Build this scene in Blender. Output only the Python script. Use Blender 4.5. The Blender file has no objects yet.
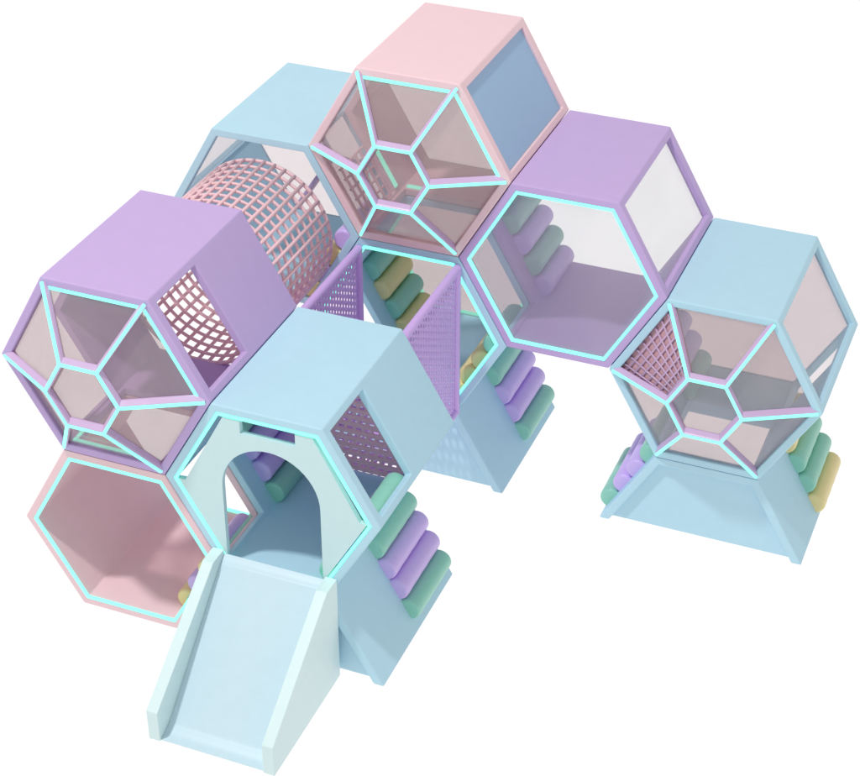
import bpy, bmesh, math, random
from mathutils import Vector, Matrix

S = bpy.context.scene
COL = S.collection
random.seed(4)

# ---------------------------------------------------------------- camera
cam_d = bpy.data.cameras.new("camera")
cam = bpy.data.objects.new("camera", cam_d)
COL.objects.link(cam)
CX, CY, CZ, YAW, PIT, ROLL, FPX = 5.74588613, -13.7453904, 10.9218439, -0.382193419, 0.586566228, 0.000877258167, 1823.02561
fw = Vector((math.cos(PIT) * math.sin(YAW), math.cos(PIT) * math.cos(YAW), -math.sin(PIT)))
rg = Vector((math.cos(YAW), -math.sin(YAW), 0))
up = rg.cross(fw)
r2 = math.cos(ROLL) * rg + math.sin(ROLL) * up
u2 = -math.sin(ROLL) * rg + math.cos(ROLL) * up
cam.matrix_world = Matrix(((r2.x, u2.x, -fw.x, CX), (r2.y, u2.y, -fw.y, CY), (r2.z, u2.z, -fw.z, CZ), (0, 0, 0, 1)))
cam_d.sensor_fit = 'HORIZONTAL'
cam_d.sensor_width = 36
cam_d.lens = FPX / 860 * 36
cam_d.clip_end = 500
S.camera = cam

# ---------------------------------------------------------------- world, lamp, exposure
w = bpy.data.worlds.new("World")
S.world = w
w.use_nodes = True
bg = w.node_tree.nodes["Background"]
bg.inputs[1].default_value = 1.0
# white surround: stronger below the horizon so the added floor glows, softer white overhead
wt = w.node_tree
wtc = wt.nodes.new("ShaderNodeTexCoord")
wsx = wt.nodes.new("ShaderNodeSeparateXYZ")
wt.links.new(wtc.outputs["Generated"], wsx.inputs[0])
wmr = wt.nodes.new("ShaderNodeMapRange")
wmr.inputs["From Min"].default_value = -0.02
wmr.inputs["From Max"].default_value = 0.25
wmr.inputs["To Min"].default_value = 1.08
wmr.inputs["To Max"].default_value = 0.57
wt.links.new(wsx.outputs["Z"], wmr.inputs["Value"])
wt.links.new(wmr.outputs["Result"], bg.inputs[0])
ld = bpy.data.lights.new("studio_lamp", 'AREA')
ld.shape = 'DISK'
ld.size = 1.5
ld.energy = 3250
ld.color = (1, 0.985, 0.965)
lo = bpy.data.objects.new("studio_lamp", ld)
COL.objects.link(lo)
ldir = Vector((-0.68, -1.0, 2.85)).normalized()
lo.location = Vector((0.5, -1.0, 1.5)) + ldir * 25
lo.rotation_euler = ldir.to_track_quat('Z', 'Y').to_euler()
S.view_settings.view_transform = 'Standard'
S.view_settings.look = 'None'
S.view_settings.exposure = 0
S.view_settings.gamma = 1
S.cycles.max_bounces = 24
S.cycles.diffuse_bounces = 16
S.cycles.transparent_max_bounces = 40

# ---------------------------------------------------------------- materials
def lin(c):
    return tuple(((v / 255) / 12.92 if v <= 10 else ((v / 255 + 0.055) / 1.055) ** 2.4) for v in c)

def plastic(name, col, rough=0.55, var=0.012, bump=0.05, scale=9, spec=0.35, linear=True):
    m = bpy.data.materials.new(name)
    m.use_nodes = True
    nt = m.node_tree
    b = nt.nodes["Principled BSDF"]
    tc = nt.nodes.new("ShaderNodeTexCoord")
    n1 = nt.nodes.new("ShaderNodeTexNoise")
    n1.inputs["Scale"].default_value = scale
    n1.inputs["Detail"].default_value = 6
    nt.links.new(tc.outputs["Object"], n1.inputs["Vector"])
    rp = nt.nodes.new("ShaderNodeValToRGB")
    lo_ = tuple(c * (1 - var) for c in col)
    hi_ = tuple(min(1, c * (1 + var)) for c in col)
    rp.color_ramp.elements[0].position = 0.3
    rp.color_ramp.elements[1].position = 0.7
    rp.color_ramp.elements[0].color = (*lo_, 1)
    rp.color_ramp.elements[1].color = (*hi_, 1)
    nt.links.new(n1.outputs["Fac"], rp.inputs["Fac"])
    nt.links.new(rp.outputs["Color"], b.inputs["Base Color"])
    n2 = nt.nodes.new("ShaderNodeTexNoise")
    n2.inputs["Scale"].default_value = 130
    n2.inputs["Detail"].default_value = 3
    nt.links.new(tc.outputs["Object"], n2.inputs["Vector"])
    bp = nt.nodes.new("ShaderNodeBump")
    bp.inputs["Strength"].default_value = bump
    bp.inputs["Distance"].default_value = 0.01
    nt.links.new(n2.outputs["Fac"], bp.inputs["Height"])
    nt.links.new(bp.outputs["Normal"], b.inputs["Normal"])
    mr = nt.nodes.new("ShaderNodeMapRange")
    mr.inputs["To Min"].default_value = rough - 0.06
    mr.inputs["To Max"].default_value = rough + 0.06
    nt.links.new(n1.outputs["Fac"], mr.inputs["Value"])
    nt.links.new(mr.outputs["Result"], b.inputs["Roughness"])
    b.inputs["Specular IOR Level"].default_value = spec
    return m

def glass(name, tint, haze, gloss):
    m = bpy.data.materials.new(name)
    m.use_nodes = True
    nt = m.node_tree
    nt.nodes.remove(nt.nodes["Principled BSDF"])
    out = nt.nodes["Material Output"]
    tr = nt.nodes.new("ShaderNodeBsdfTransparent")
    s = tuple(math.sqrt(c) for c in tint)          # light crosses two faces of a pane
    tr.inputs[0].default_value = (*s, 1)
    df = nt.nodes.new("ShaderNodeBsdfDiffuse")
    df.inputs[0].default_value = (0.86, 0.82, 0.82, 1)
    tl = nt.nodes.new("ShaderNodeBsdfTranslucent")
    tl.inputs[0].default_value = (0.86, 0.82, 0.82, 1)
    ad = nt.nodes.new("ShaderNodeMixShader")
    ad.inputs[0].default_value = 0.5
    nt.links.new(df.outputs[0], ad.inputs[1])
    nt.links.new(tl.outputs[0], ad.inputs[2])
    m1 = nt.nodes.new("ShaderNodeMixShader")
    nz = nt.nodes.new("ShaderNodeTexNoise")
    nz.inputs["Scale"].default_value = 2.2
    mp = nt.nodes.new("ShaderNodeMapRange")
    mp.inputs["To Min"].default_value = haze * 0.8
    mp.inputs["To Max"].default_value = haze * 1.2
    nt.links.new(nz.outputs["Fac"], mp.inputs["Value"])
    nt.links.new(mp.outputs["Result"], m1.inputs[0])
    nt.links.new(tr.outputs[0], m1.inputs[1])
    nt.links.new(ad.outputs[0], m1.inputs[2])
    gl = nt.nodes.new("ShaderNodeBsdfGlossy")
    gl.inputs["Roughness"].default_value = 0.06
    gl.inputs["Color"].default_value = (1, 1, 1, 1)
    lwn = nt.nodes.new("ShaderNodeLayerWeight")
    lwn.inputs["Blend"].default_value = 0.5
    pw = nt.nodes.new("ShaderNodeMath")
    pw.operation = 'POWER'
    pw.inputs[1].default_value = 4
    nt.links.new(lwn.outputs["Facing"], pw.inputs[0])
    lw = nt.nodes.new("ShaderNodeMapRange")
    lw.inputs["To Min"].default_value = 0.02
    lw.inputs["To Max"].default_value = 0.02 + gloss
    nt.links.new(pw.outputs[0], lw.inputs["Value"])
    m2 = nt.nodes.new("ShaderNodeMixShader")
    nt.links.new(lw.outputs[0], m2.inputs[0])
    nt.links.new(m1.outputs[0], m2.inputs[1])
    nt.links.new(gl.outputs[0], m2.inputs[2])
    nt.links.new(m2.outputs[0], out.inputs["Surface"])
    return m

def glow_white(name):
    """invented shadowless white: world light from below makes the sheet glow"""
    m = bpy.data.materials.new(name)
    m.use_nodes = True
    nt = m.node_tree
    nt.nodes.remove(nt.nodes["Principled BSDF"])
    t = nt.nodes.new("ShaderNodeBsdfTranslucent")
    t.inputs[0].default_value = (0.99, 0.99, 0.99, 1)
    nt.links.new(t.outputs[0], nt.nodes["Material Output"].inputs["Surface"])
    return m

def emit(name, col, st):
    m = bpy.data.materials.new(name)
    m.use_nodes = True
    nt = m.node_tree
    b = nt.nodes["Principled BSDF"]
    b.inputs["Base Color"].default_value = (0.1, 0.3, 0.28, 1)
    b.inputs["Emission Color"].default_value = (*col, 1)
    b.inputs["Emission Strength"].default_value = st
    return m

M = {
    'blue': plastic('light_blue_foam', (0.474, 0.712, 0.832)),
    'purple': plastic('lilac_foam', (0.545, 0.400, 0.700)),
    'pink': plastic('blush_foam', (0.845, 0.605, 0.645)),
    'panel_blue': plastic('grey_blue_panel', (0.330, 0.490, 0.690)),
    'arch': plastic('pale_mint_panel', (0.590, 0.780, 0.800), rough=0.45),
    'bed': plastic('icy_blue_slide_bed', (0.585, 0.750, 0.830), rough=0.35),
    'rail': plastic('pale_mint_rail', (0.690, 0.850, 0.860), rough=0.45),
    'bar': plastic('glossy_mauve_bar', (0.620, 0.435, 0.680), rough=0.25, spec=0.6, bump=0.0),
    'net_pink': plastic('pink_rope', (0.860, 0.580, 0.620), rough=0.5, scale=30),
    'net_purple': plastic('purple_rope', (0.640, 0.430, 0.830), rough=0.4, scale=30),
    'net_mauve': plastic('mauve_rope', (0.600, 0.410, 0.590), rough=0.4, scale=30),
    'back_pink': plastic('dusty_pink_board', (0.590, 0.350, 0.395)),
    'mesh_rose': plastic('dusty_rose_mesh', (0.940, 0.510, 0.610)),
    'pad_g': plastic('sage_green_vinyl', (0.290, 0.640, 0.510), rough=0.38, spec=0.5),
    'pad_p': plastic('violet_vinyl', (0.640, 0.480, 0.880), rough=0.38, spec=0.5),
    'pad_y': plastic('butter_yellow_vinyl', (0.860, 0.720, 0.350), rough=0.38, spec=0.5),
    'glass_pink': glass('smoky_pink_acrylic', (0.675, 0.565, 0.575), 0.22, 0.2),
    'glass_pale': glass('pale_pink_acrylic', (0.82, 0.76, 0.775), 0.06, 0.2),
    'glass_clear': glass('clear_acrylic', (0.88, 0.875, 0.885), 0.16, 0.2),
    'led': emit('mint_led_light', (0.22, 1.0, 0.68), 1.4),
    'floor': glow_white('shadowless_glow_white'),
}

# ---------------------------------------------------------------- geometry helpers
A = math.sqrt(3) / 2
D = 1.66                     # depth of one cell
T = 0.075                    # wall thickness
GAP = 1.34
FY = -3.0                    # front plane of the near row
EPS = 0.004

def hexpts(R, zc=A, xc=0.0):
    """TL, TR, R, BR, BL, L (clockwise seen from the front)"""
    return [(xc + R * math.cos(math.radians(d)), zc + R * math.sin(math.radians(d))) for d in (120, 60, 0, -60, -120, 180)]

WALLS = ('T', 'UR', 'LR', 'B', 'LL', 'UL')

def link(name, me, mat, parent=None, smooth=False):
    o = bpy.data.objects.new(name, me)
    COL.objects.link(o)
    if mat:
        me.materials.append(mat)
    if parent:
        o.parent = parent
    if smooth:
        for p in me.polygons:
            p.use_smooth = True
    return o

def from_bm(name, bm, mat, parent=None, smooth=False, bevel=0.0, seg=2, weld=True):
    if weld:
        bmesh.ops.remove_doubles(bm, verts=bm.verts, dist=1e-5)
    bmesh.ops.recalc_face_normals(bm, faces=bm.faces)
    me = bpy.data.meshes.new(name)
    bm.to_mesh(me)
    bm.free()
    o = link(name, me, mat, parent, smooth)
    if bevel:
        b = o.modifiers.new("bevel", 'BEVEL')
        b.width = bevel
        b.segments = seg
        b.limit_method = 'ANGLE'
        b.angle_limit = math.radians(25)
        b.harden_normals = False
    return o

def quad(bm, *pts):
    bm.faces.new([bm.verts.new(p) for p in pts])

def prism(bm, poly, d):
    """closed solid: 3-d polygon extruded by vector d"""
    d = Vector(d)
    a = [bm.verts.new(Vector(p)) for p in poly]
    b = [bm.verts.new(Vector(p) + d) for p in poly]
    bm.faces.new(a)
    bm.faces.new(b[::-1])
    n = len(a)
    for i in range(n):
        bm.faces.new((a[i], b[i], b[(i + 1) % n], a[(i + 1) % n]))

def box(bm, x0, x1, y0, y1, z0, z1):
    prism(bm, [(x0, y0, z0), (x1, y0, z0), (x1, y1, z0), (x0, y1, z0)], (0, 0, z1 - z0))

def rod(bm, p, q, r, n=8, caps=True):
    p, q = Vector(p), Vector(q)
    d = (q - p).normalized()
    s = d.orthogonal().normalized()
    t = d.cross(s)
    ra = [bm.verts.new(p + r * (math.cos(k * 2 * math.pi / n) * s + math.sin(k * 2 * math.pi / n) * t)) for k in range(n)]
    rb = [bm.verts.new(q + r * (math.cos(k * 2 * math.pi / n) * s + math.sin(k * 2 * math.pi / n) * t)) for k in range(n)]
    for k in range(n):
        bm.faces.new((ra[k], ra[(k + 1) % n], rb[(k + 1) % n], rb[k]))
    if caps:
        bm.faces.new(ra[::-1])
        bm.faces.new(rb)

def rod_ring(bm, pts, r, n=6):
    """closed rope loop through pts"""
    N = len(pts)
    P = [Vector(p) for p in pts]
    c = sum(P, Vector()) / N
    rings = []
    for i in range(N):
        tan = (P[(i + 1) % N] - P[i - 1]).normalized()
        out = (P[i] - c).normalized()
        b = tan.cross(out).normalized()
        rings.append([bm.verts.new(P[i] + r * (math.cos(k * 2 * math.pi / n) * out + math.sin(k * 2 * math.pi / n) * b)) for k in range(n)])
    for i in range(N):
        a, b2 = rings[i], rings[(i + 1) % N]
        for k in range(n):
            bm.faces.new((a[k], a[(k + 1) % n], b2[(k + 1) % n], b2[k]))

def empty(name, loc, label, cat, group=None):
    o = bpy.data.objects.new(name, None)
    COL.objects.link(o)
    o.location = loc
    o.empty_display_size = 0.2
    o['label'] = label
    o['category'] = cat
    if group:
        o['group'] = group
    return o

# wall frames: each wall has outer corners p0,p1 (x,z), outward normal n, tangent t
def wall_frame(k, R=1.0 - EPS):
    P = hexpts(R)
    p0, p1 = Vector(P[k]), Vector(P[(k + 1) % 6])
    t = (p1 - p0).normalized()
    n = Vector((-t.y, t.x))
    return p0, p1, t, n

def wpt(k, s, y, depth):
    """point on wall k: s metres along it from its first corner, y deep, depth metres inward from its outer face"""
    p0, p1, t, n = wall_frame(k)
    q = p0 + t * s - n * depth
    return (q.x, y, q.y)

def shell(parent, mat, holes, depth=D):
    """hexagonal tube with rectangular openings; holes = {wall: (s0, s1, y0, y1)}"""
    bm = bmesh.new()
    Ro = 1.0 - EPS
    Po = hexpts(Ro)
    Pi = hexpts(Ro - T / A)
    y0, y1 = 0.0, depth - 0.003
    def clip(h, dep):
        """an opening that runs into a corner follows the mitre there"""
        m = dep / math.sqrt(3)
        return (m if h[0] <= 0 else h[0], Ro - m if h[1] >= Ro else h[1], h[2], h[3])
    for k in range(6):
        k2 = (k + 1) % 6
        o0, o1, i0, i1 = Po[k], Po[k2], Pi[k], Pi[k2]
        quad(bm, (o0[0], y0, o0[1]), (o1[0], y0, o1[1]), (i1[0], y0, i1[1]), (i0[0], y0, i0[1]))
        quad(bm, (o0[0], y1, o0[1]), (o1[0], y1, o1[1]), (i1[0], y1, i1[1]), (i0[0], y1, i0[1]))
        h = holes.get(WALLS[k])
        for (c0, c1, dep) in ((o0, o1, 0.0), (i0, i1, T)):
            C = [(c0[0], y0, c0[1]), (c1[0], y0, c1[1]), (c1[0], y1, c1[1]), (c0[0], y1, c0[1])]
            if not h:
                quad(bm, *C)
            else:
                s0, s1, a0, a1 = clip(h, dep)
                H = [wpt(k, s0, a0, dep), wpt(k, s1, a0, dep), wpt(k, s1, a1, dep), wpt(k, s0, a1, dep)]
                for j in range(4):
                    if (j == 3 and h[0] <= 0) or (j == 1 and h[1] >= Ro):
                        continue
                    quad(bm, C[j], C[(j + 1) % 4], H[(j + 1) % 4], H[j])
        if h:
            rims = []
            for dep in (0, T):
                s0, s1, a0, a1 = clip(h, dep)
                rims.append([wpt(k, s0, a0, dep), wpt(k, s1, a0, dep), wpt(k, s1, a1, dep), wpt(k, s0, a1, dep)])
            for j in range(4):
                if (j == 3 and h[0] <= 0) or (j == 1 and h[1] >= Ro):
                    continue
                j2 = (j + 1) % 4
                quad(bm, rims[0][j], rims[0][j2], rims[1][j2], rims[1][j])
    return from_bm('shell', bm, mat, parent, bevel=0.011, seg=2)

def wall_pane(name, parent, wall, hole, mat, dep=0.04, th=0.014):
    k = WALLS.index(wall)
    s0, s1, a0, a1 = hole
    n = wall_frame(k)[3]
    bm = bmesh.new()
    g = 0.002
    prism(bm, [wpt(k, s0 + g, a0 + g, dep), wpt(k, s1 - g, a0 + g, dep), wpt(k, s1 - g, a1 - g, dep), wpt(k, s0 + g, a1 - g, dep)], (-n.x * th, 0, -n.y * th))
    return from_bm(name, bm, mat, parent)

def hex_pane(name, parent, y, mat, R=0.905, th=0.014):
    bm = bmesh.new()
    prism(bm, [(x, y, z) for x, z in hexpts(R)], (0, th, 0))
    return from_bm(name, bm, mat, parent)

LEDR = (0.879, 0.9105)
def led_ring(parent, y=-0.003, edges=range(6), th=0.02, R=LEDR, name='led_strip'):
    bm = bmesh.new()
    a, b = hexpts(R[0]), hexpts(R[1])
    for k in edges:
        k2 = (k + 1) % 6
        prism(bm, [(a[k][0], y, a[k][1]), (a[k2][0], y, a[k2][1]), (b[k2][0], y, b[k2][1]), (b[k][0], y, b[k][1])], (0, th, 0))
    return from_bm(name, bm, M['led'], parent)

def wall_led(parent, wall, s0, s1, y0, y1, dep=T):
    k = WALLS.index(wall)
    n = wall_frame(k)[3]
    bm = bmesh.new()
    prism(bm, [wpt(k, s0, y0, dep + .001), wpt(k, s1, y0, dep + .001), wpt(k, s1, y1, dep + .001), wpt(k, s0, y1, dep + .001)], (-n.x * .012, 0, -n.y * .012))
    return from_bm('led_strip', bm, M['led'], parent)

def pad_mesh(r, L, cap=0.028):
    """plump vinyl roll lying along +y, rounded at both rims, a little flattened where it is fixed"""
    bm = bmesh.new()
    n = 28
    prof = [(0.0, r * 0.55), (0.001, r - cap)]
    for i in range(1, 6):
        a = i / 5 * math.pi / 2
        prof.append((cap * (1 - math.cos(a)), r - cap + cap * math.sin(a)))
    m = 14
    mid = [(cap + (L - 2 * cap) * i / m, r * (1 + 0.012 * math.sin(i * 1.7))) for i in range(1, m)]
    prof = prof + mid + [(L - y, rr) for y, rr in prof[::-1]]
    rings = []
    for y, rr in prof:
        rings.append([bm.verts.new((rr * math.cos(j * 2 * math.pi / n), y, rr * math.sin(j * 2 * math.pi / n))) for j in range(n)])
    for i in range(len(rings) - 1):
        for j in range(n):
            bm.faces.new((rings[i][j], rings[i][(j + 1) % n], rings[i + 1][(j + 1) % n], rings[i + 1][j]))
    bm.faces.new(rings[0][::-1])
    bm.faces.new(rings[-1])
    bmesh.ops.recalc_face_normals(bm, faces=bm.faces)
    me = bpy.data.meshes.new('step_pad')
    bm.to_mesh(me)
    bm.free()
    for p in me.polygons:
        p.use_smooth = True
    return me

PADR = 0.110
PADM = {}
def pad(parent, loc, L, c):
    key = (c, round(L, 3))
    if key not in PADM:
        me = pad_mesh(PADR, L)
        me.materials.append(M['pad_' + c])
        PADM[key] = me
    o = bpy.data.objects.new('step_pad', PADM[key])
    COL.objects.link(o)
    o.parent = parent
    o.location = loc
    return o

def inner_pads(parent, wall, cols, y0, L):
    """steps on the inside of a sloping lower wall, listed from the top one down"""
    k = WALLS.index(wall)
    for i, c in enumerate(cols):
        s = 0.16 + 0.236 * i
        if wall == 'LL':
            s = 1 - s
        # LR runs from its top corner down, LL runs from its bottom corner up
        p = wpt(k, s, y0, T + 0.03)
        pad(parent, p, L, c)

def bubble(parent, sign=-1, yb=0.0, mat=None, net_facet=None, rim_led=()):
    """faceted bubble window: six spokes rise from the corners to a small hexagon in front"""
    mat = mat or M['glass_pink']
    P, ri, ro = 0.35, 0.345, 0.955
    yo, yi = yb + sign * 0.012, yb + sign * P
    outer = [Vector((x, yo, z)) for x, z in hexpts(ro)]
    inner = [Vector((x, yi, z)) for x, z in hexpts(ri)]
    c = Vector((0, 0, A))
    bars, leds = bmesh.new(), bmesh.new()
    def bar(p, q, front, wd, dp):
        d = (q - p).normalized()
        f = (front - d * front.dot(d)).normalized()
        sd = d.cross(f)
        def blk(bm, p, q, w2, f0, f1):
            prism(bm, [p + sd * w2 + f * f0, p + sd * w2 + f * f1, p - sd * w2 + f * f1, p - sd * w2 + f * f0], q - p)
        e = Vector((-0.010, -sign * 0.042, 0.024))
        e = e - d * e.dot(d)
        if abs(sd.dot(e)) < 1e-6:
            e = e + sd * 1e-4
        m = 10
        ra, rb = [], []
        for j in range(m):                      # rounded mauve bar, lofted from the strip back to the glass
            an = j * 2 * math.pi / m
            o = sd * wd * math.cos(an) + f * (wd * 0.9 * math.sin(an) - wd * 0.9)
            ra.append(o)
        far = [o + e for o in ra]
        hull = bmesh.new()
        for o in ra + far:
            hull.verts.new(p + o)
            hull.verts.new(q + o)
        bmesh.ops.convex_hull(hull, input=hull.verts)
        me_ = bpy.data.meshes.new('bar_hull')
        hull.to_mesh(me_)
        hull.free()
        bars.from_mesh(me_)
        bpy.data.meshes.remove(me_)
        blk(leds, p, q, 0.0135, -0.002, 0.011)
    for k in range(6):
        rad = (outer[k] - Vector((0, yo, A))).normalized()
        ax = Vector((0, sign, 0))
        nrm = (rad * P + ax * (ro - ri)).normalized()
        bar(outer[k], inner[k] - (inner[k] - outer[k]).normalized() * 0.01, nrm, 0.020, 0.072)
        d = (inner[(k + 1) % 6] - inner[k]).normalized() * 0.013
        bar(inner[k] - d, inner[(k + 1) % 6] + d, ax + 0.35 * ((inner[k] + inner[(k + 1) % 6]) / 2 - Vector((0, yi, A))).normalized(), 0.020, 0.072)
    fr = from_bm('glazing_frame', bars, M['bar'], parent, weld=False)
    from_bm('led_strip', leds, M['led'], fr, weld=False)
    # panes
    bm = bmesh.new()
    prism(bm, [v - Vector((0, sign * 0.06, 0)) for v in inner], (0, -sign * 0.009, 0))
    from_bm('window_pane', bm, mat, parent)
    for k in range(6):
        k2 = (k + 1) % 6
        q = [outer[k], outer[k2], inner[k2], inner[k]]
        n = (q[1] - q[0]).cross(q[2] - q[1]).normalized()
        if n.y * sign < 0:
            n = -n
        if net_facet == WALLS[k]:
            bm = bmesh.new()
            prism(bm, [v - n * 0.075 for v in q], -n * 0.012)
            bp = from_bm('net_panel', bm, M['back_pink'], parent)
            bm = bmesh.new()
            L = 9
            for i in range(L + 1):
                f = i / L
                a_, b_ = q[0].lerp(q[1], f), q[3].lerp(q[2], f)
                rod(bm, a_ - n * .060, b_ - n * .060, .010, 6)
            for i in range(9):
                f = i / 8
                rod(bm, q[0].lerp(q[3], f) - n * .060, q[1].lerp(q[2], f) - n * .060, .010, 6)
            from_bm('rope_net', bm, M['net_mauve'], bp, smooth=True, weld=False)
        if net_facet == WALLS[k]:
            continue
        bm = bmesh.new()
        prism(bm, [v - n * 0.058 for v in q], -n * 0.009)
        from_bm('window_pane', bm, mat, parent)
    if rim_led:
        led_ring(parent, edges=[WALLS.index(e) for e in rim_led])

def net(bm, o, u, v, nu, nv, r, n=6, lift=None):
    """square rope net spanned by vectors u, v from corner o"""
    o, u, v = Vector(o), Vector(u), Vector(v)
    w_ = u.cross(v).normalized() * (lift if lift is not None else r * 0.7)
    for i in range(nu + 1):
        rod(bm, o + u * i / nu + w_, o + u * i / nu + v + w_, r, n, False)
    for j in range(nv + 1):
        rod(bm, o + v * j / nv - w_, o + v * j / nv + u - w_, r, n, False)

# ---------------------------------------------------------------- the setting
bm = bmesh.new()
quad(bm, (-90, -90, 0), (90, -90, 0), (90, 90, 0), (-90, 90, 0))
fl = from_bm('floor', bm, M['floor'])  # sheet added to glow white from below, so no shadow shows on it
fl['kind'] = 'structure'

# ---------------------------------------------------------------- cells
CG = 'hexagonal play cells'
def cell(col, row, y, label, mat, holes):
    """col in steps of 1.5, row in half hexagon heights (centre height)"""
    e = empty('hexagon_play_cell', (1.5 * col, y, (row - 1) * A), label, 'play cell', CG)
    shell(e, M[mat], holes)
    return e

WF = (0.07, 0.93, 0.09, 0.735)          # opening in the front half of a side wall
WB = (0.07, 0.93, 0.93, 1.57)
WW = (0.07, 0.93, 0.09, 1.56)           # whole-wall window
OU = (0.0, 0.93, 0.09, 0.80)           # left side open across the corner: upper half
OL = (0.07, 1.0, 0.09, 0.80)            # and lower half
FO = (0.075, 0.92, 0.07, 0.95)          # hatch in a floor or roof

# lilac, front left
P = cell(-1, 3, FY, 'lilac hexagon cell with a bubble window, stacked on the open pink cell', 'purple', {'UR': WF, 'LL': OL, 'UL': OU, 'B': FO})
bubble(P, rim_led=('T', 'UR'))
wall_led(P, 'B', 0.895, 0.925, 0.06, 0.27)
wall_led(P, 'B', 0.09, 0.925, 0.055, 0.085)

# pink, on the ground
K = cell(-1, 1, FY, 'open pink hexagon cell standing on the ground beside the slide', 'pink', {'UR': WF, 'T': FO})
led_ring(K)
led_ring(K, y=D - 0.018, edges=(2, 3))
inner_pads(K, 'LR', 'pypy', 0.22, 0.54)

# blue with the arch
B = cell(0, 2, FY, 'light blue hexagon cell with an arched doorway at the top of the slide', 'blue', {'UR': WF, 'LL': WF})
led_ring(B)
inner_pads(B, 'LL', 'gppg', 0.93, 0.70)
inner_pads(B, 'LR', 'gppg', 0.1, 0.66)
bm = bmesh.new()
zc = A
hx = hexpts(0.868)
def arch_outline():
    yb_ = hx[3][1] + (0.453 - hx[3][0]) * math.sqrt(3)
    pts = [(hx[5][0], hx[5][1]), (-0.805, zc + 0.004), (-0.405, zc + 0.748), (-0.25, zc + 0.748), (-0.25, zc + 0.625), (0.25, zc + 0.625), (0.25, zc + 0.748), (0.405, zc + 0.748), (0.805, zc + 0.004), (hx[2][0], hx[2][1])]
    arch = [(0.453, yb_)]
    for i in range(25):
        t = math.pi * i / 24
        arch.append((0.452 * math.cos(t), zc + 0.03 + 0.47 * math.sin(t)))
    arch.append((-0.453, yb_))
    # widen: the legs are straight, the head an ellipse
    return pts + arch
ap = arch_outline()
vf = [bm.verts.new((x, 0.004, z)) for x, z in ap]
f = bm.faces.new(vf)
r = bmesh.ops.extrude_face_region(bm, geom=[f])
bmesh.ops.translate(bm, vec=(0, 0.05, 0), verts=[g for g in r['geom'] if isinstance(g, bmesh.types.BMVert)])
bmesh.ops.triangulate(bm, faces=[g for g in bm.faces if len(g.verts) > 4])
from_bm('arch_panel', bm, M['arch'], B, weld=False)
# rose mesh screen across the back of the arch cell
bm = bmesh.new()
def hexnet(bm, R, y, sx, sz, wx, wz):
    """flat perforated sheet with oblong holes, clipped to a hexagon"""
    ap_ = R * A
    k = int(ap_ / sz)
    for j in range(-k, k + 1):
        z = j * sz
        hw = R - (abs(z) + wz / 2) / math.sqrt(3)
        box(bm, -hw, hw, y, y + 0.016, A + z - wz / 2, A + z + wz / 2)
        if j == k:
            break
        i0 = -R + (0.5 * sx if j % 2 else 0)
        x = i0
        while x < R:
            if abs(x) < R - max(abs(z), abs(z + sz)) / math.sqrt(3):
                box(bm, x - wx / 2, x + wx / 2, y + 0.002, y + 0.014, A + z + wz / 2 - .001, A + z + sz - wz / 2 + .001)
            x += sx
hexnet(bm, 0.905, D - 0.06, 0.086, 0.080, 0.033, 0.046)
from_bm('mesh_screen', bm, M['mesh_rose'], B, weld=False)

# blue centre, behind the bridge
CB = cell(0, 2, 0, 'light blue hexagon cell at the far end of the net bridge, under the pink cell', 'blue', {'UR': WF, 'LL': WF, 'T': FO})
led_ring(CB)
led_ring(CB, y=D - 0.02)
hex_pane('window_pane', CB, D - 0.05, M['glass_pink'])
inner_pads(CB, 'LL', 'gygy', 0.95, 0.64)
inner_pads(CB, 'LR', 'gyyy', 0.1, 0.66)

# blue, back left
LB = cell(-1, 3, 0, 'light blue hexagon cell at the back, where the pink net tunnel ends', 'blue', {'UL': WW, 'UR': (0.03, 0.93, 0.09, 0.86)})
wall_pane('window_pane', LB, 'UL', WW, M['glass_pale'])
bubble(LB, sign=1, yb=D, mat=M['glass_pale'])
inner_pads(LB, 'LR', 'pypy', 0.03, 0.7)

# pink, topmost
G = cell(0, 4, 0, 'topmost pink hexagon cell with a bubble window and a grey blue side panel', 'pink', {'UR': WW, 'LL': OL, 'UL': OU, 'B': FO})
wall_pane('side_panel', G, 'UR', WW, M['panel_blue'], dep=0.03, th=0.03)
hex_pane('window_pane', G, D - 0.05, M['glass_pale'])
bubble(G, rim_led=('T', 'UR'))
wall_led(G, 'LL', 0.10, 0.58, 0.83, 0.885)
wall_led(G, 'B', 0.70, 0.92, 0.97, 1.02)
k = WALLS.index('LL')
bm = bmesh.new()
pa, pb, pc = Vector(wpt(k, 0.08, 0.2, 0.05)), Vector(wpt(k, 0.62, 0.2, 0.05)), Vector(wpt(k, 0.08, 0.73, 0.05))
net(bm, pa, pb - pa, pc - pa, 5, 5, 0.014)
from_bm('rope_net', bm, M['net_pink'], G, smooth=True, weld=False)

# lilac, right
RP = cell(1, 3, 0, 'lilac hexagon cell with one clear front pane, right of the topmost pink cell', 'purple', {'UR': WW, 'LL': WF})
led_ring(RP)
hex_pane('window_pane', RP, 0.018, M['glass_clear'])
wall_pane('window_pane', RP, 'UR', WW, M['glass_clear'], dep=0.05)
inner_pads(RP, 'LL', 'gpgp', 0.9, 0.72)

# blue, far right
RB = cell(2, 2, 0, 'rightmost light blue hexagon cell with a bubble window and rope net facet', 'blue', {'UR': WW, 'LL': WF, 'LR': WB, 'B': FO})
wall_pane('window_pane', RB, 'UR', WW, M['glass_pale'], dep=0.05)
bubble(RB, net_facet='UL')
hex_pane('window_pane', RB, D - 0.05, M['glass_pale'])
inner_pads(RB, 'LL', 'gppg', 0.93, 0.66)

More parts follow.
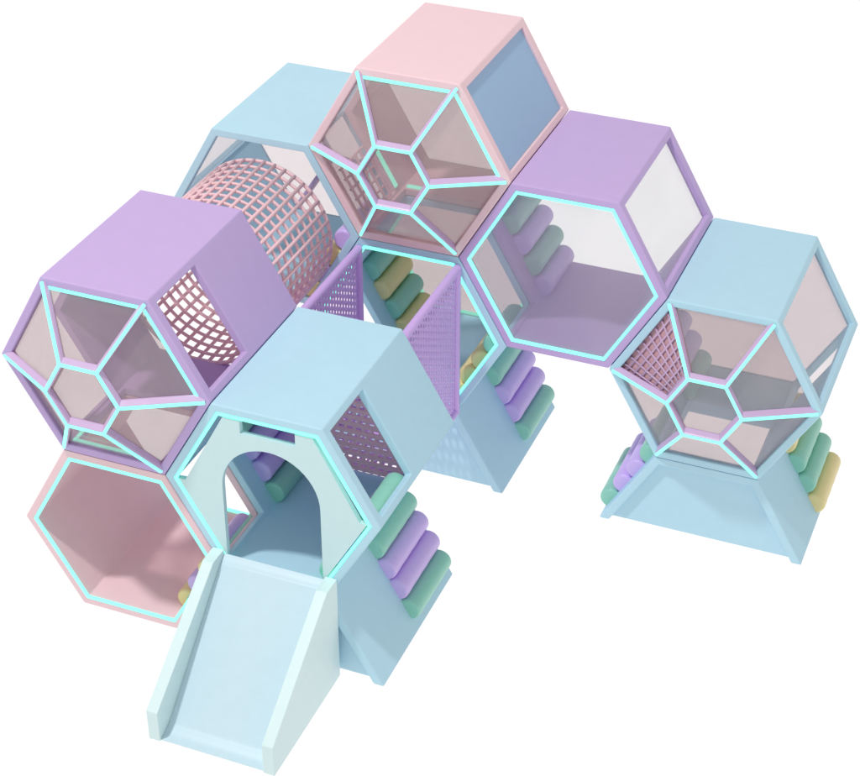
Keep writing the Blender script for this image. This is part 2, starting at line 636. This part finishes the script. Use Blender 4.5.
# ---------------------------------------------------------------- trapezoid bases
def base(col, y, label, right=None, left=None, hatch=False, s0=0.092, ds=0.226):
    e = empty('trapezoid_base', (1.5 * col, y, 0), label, 'play base', 'trapezoid bases under the cells')
    zt = A - EPS
    to, bo = 0.5 - 0.002, 1.0 - 0.002
    th = 0.085
    bm = bmesh.new()
    # slopes (left, right) and top plate, mitred into one sleeve, open below
    O = [(-bo, 0.001), (-to, zt), (to, zt), (bo, 0.001)]
    dx = th / math.cos(math.radians(30))
    zi = zt - 0.08
    xi = to - dx + (zt - zi) / math.sqrt(3)
    I = [(-bo + dx, 0.001), (-xi, zi), (xi, zi), (bo - dx, 0.001)]
    for yy in (0.0, D - .003):
        for j in range(3):
            quad(bm, (O[j][0], yy, O[j][1]), (O[j + 1][0], yy, O[j + 1][1]), (I[j + 1][0], yy, I[j + 1][1]), (I[j][0], yy, I[j][1]))
    y0, y1 = 0.0, D - .003
    for j in range(3):
        if j == 1 and hatch:
            for Q, zz in ((O, zt), (I, zi)):
                C = [(Q[1][0], y0), (Q[2][0], y0), (Q[2][0], y1), (Q[1][0], y1)]
                H = [(-0.42, .06), (0.42, .06), (0.42, .97), (-0.42, .97)]
                for m in range(4):
                    m2 = (m + 1) % 4
                    quad(bm, (*C[m], zz), (*C[m2], zz), (*H[m2], zz), (*H[m], zz))
            for m in range(4):
                m2 = (m + 1) % 4
                quad(bm, (*H[m], zt), (*H[m2], zt), (*H[m2], zi), (*H[m], zi))
            continue
        for Q in (O, I):
            quad(bm, (Q[j][0], y0, Q[j][1]), (Q[j + 1][0], y0, Q[j + 1][1]), (Q[j + 1][0], y1, Q[j + 1][1]), (Q[j][0], y1, Q[j][1]))
    for s in (0, 3):
        quad(bm, (O[s][0], y0, .001), (I[s][0], y0, .001), (I[s][0], y1, .001), (O[s][0], y1, .001))
    from_bm('sleeve', bm, M['blue'], e, bevel=0.013, seg=2)
    g = 0.003
    bm = bmesh.new()
    prism(bm, [(I[0][0] + g, .07, 0.012), (I[1][0] + g, .07, zi - g), (I[2][0] - g, .07, zi - g), (I[3][0] - g, .07, 0.012)], (0, 0.03, 0))
    from_bm('front_panel', bm, M['blue'], e)
    for side, cols, ya in ((1, right, 0.80), (-1, left, 0.14)):
        if not cols:
            continue
        n = Vector((side * A, 0, 0.5))
        for i, c in enumerate(cols):
            s = s0 + ds * i
            p = Vector((side * (0.5 + 0.5 * s), ya, A * (1 - s))) + n * 0.014
            pad(e, p, 0.80, c)
    return e

base(0, FY, 'light blue sloping base under the arch cell, right behind the slide', right='gppg', left='gppg')
base(0, 0, 'light blue sloping base under the cell beyond the net bridge', right='gppg')
base(2, 0, 'light blue sloping base under the rightmost cell, rolls on both slopes', right='yggy', left='gppg', hatch=True, s0=0.125, ds=0.238)

# ---------------------------------------------------------------- net bridge
br = empty('net_bridge', (0, FY + D, A), 'bridge with purple rope net sides between the arch cell and the cell behind', 'bridge')
bm = bmesh.new()
# walked-on rope net: ropes across, short links in brick bond along
nc, nr = 20, 12
cw, ch = (GAP - 0.02) / nc, 0.92 / nr
for i in range(nc + 1):
    rod(bm, (-0.46, 0.01 + cw * i, 0), (0.46, 0.01 + cw * i, 0), 0.0155, 8)
for i in range(nc):
    for j in range(nr + 1):
        x = -0.46 + ch * (j + (0.5 if i % 2 else 0))
        if x <= 0.4601:
            rod(bm, (x, 0.01 + cw * i, 0), (x, 0.01 + cw * (i + 1), 0), 0.0155, 8, False)
for v in bm.verts:
    v.co.z = v.co.z * 0.6 + 0.03
from_bm('deck_net', bm, M['net_purple'], br, smooth=True, weld=False)
for sx in (-1, 1):
    x = 0.5 * sx
    bm = bmesh.new()
    z0, z1, ya, yb = 0.03, 1.62, 0.03, GAP - 0.035
    for p, q in (((x, ya, z0), (x, yb, z0)), ((x, ya, z1), (x, yb, z1)), ((x, ya, z0), (x, ya, z1)), ((x, yb, z0), (x, yb, z1))):
        d = (Vector(q) - Vector(p)).normalized() * 0.026
        rod(bm, Vector(p) - d, Vector(q) + d, 0.042, 16)
    rl = from_bm('side_rail', bm, M['net_purple'], br, smooth=False, bevel=0.008)
    bm = bmesh.new()
    nc, nr = 21, 22
    cw, ch = (yb - ya) / nc, (z1 - z0) / nr
    for i in range(1, nc):
        rod(bm, (0, ya + cw * i, z0), (0, ya + cw * i, z1), 0.0155, 8, False)
    for i in range(nc):                                 # short links in brick bond leave upright slots
        for j in range(nr + 1):
            z = z0 + ch * (j + (0.5 if i % 2 else 0))
            if z < z1:
                rod(bm, (0, ya + cw * i, z), (0, ya + cw * (i + 1), z), 0.0190, 8, False)
    for v in bm.verts:
        v.co.x = v.co.x * 0.52 + x
    from_bm('rope_net', bm, M['net_purple'], rl, smooth=True, weld=False)

# ---------------------------------------------------------------- net tunnel
tn = empty('net_tunnel', (-1.5, FY + D, 3 * A - 0.800), 'round pink rope net tunnel joining the front lilac cell to the back blue cell', 'tunnel')
bm = bmesh.new()
TR_, rr, NS = 0.705, 0.0175, 42
zc_ = 0.705
ya, yb = -0.03, GAP - 0.01
NR = 12
for i in range(NR):
    y = ya + (yb - ya) * i / (NR - 1)
    R_ = TR_ + (0.0 if 0 < i < NR - 1 else 0.004)
    rod_ring(bm, [(R_ * math.cos(2 * math.pi * j / 88), y, zc_ + R_ * math.sin(2 * math.pi * j / 88)) for j in range(88)], rr * (1.0 if 0 < i < NR - 1 else 1.15))
for j in range(NS):
    a_ = 2 * math.pi * j / NS
    rod(bm, ((TR_ + .012) * math.cos(a_), ya, zc_ + (TR_ + .012) * math.sin(a_)), ((TR_ + .012) * math.cos(a_), yb, zc_ + (TR_ + .012) * math.sin(a_)), rr, 7)
from_bm('rope_net', bm, M['net_pink'], tn, smooth=True, weld=False)

# ---------------------------------------------------------------- slide
sl = empty('slide', (0, FY, 0), 'pale blue slide with raised side rails leading down from the arched doorway', 'slide')
ctl = [(-0.003, 1.045), (-0.07, 1.005), (-0.2, 0.895), (-1.0, 0.195), (-1.18, 0.055), (-1.297, 0.016)]
prof = []
for i in range(len(ctl) - 1):                       # Catmull-Rom through the control points
    p0, p1, p2, p3 = ctl[max(i - 1, 0)], ctl[i], ctl[i + 1], ctl[min(i + 2, len(ctl) - 1)]
    for t in [q / 8 for q in range(8)]:
        prof.append(tuple(0.5 * (2 * b + (c - a) * t + (2 * a - 5 * b + 4 * c - d) * t * t + (3 * b - a - 3 * c + d) * t ** 3) for a, b, c, d in zip(p0, p1, p2, p3)))
prof.append(ctl[-1])
bm = bmesh.new()
poly = [(-0.478, y, z) for y, z in prof] + [(-0.478, -1.29, 0.002), (-0.478, -0.003, 0.002)]
prism(bm, poly, (0.956, 0, 0))
from_bm('slide_bed', bm, M['bed'], sl)
for x0 in (-0.585, 0.48):
    bm = bmesh.new()
    prism(bm, [(x0, -0.003, 0.001), (x0, -0.003, 1.085), (x0, -0.2, 1.085), (x0, -1.31, 0.315), (x0, -1.31, 0.001)], (0.105, 0, 0))
    from_bm('side_rail', bm, M['rail'], sl, bevel=0.006)
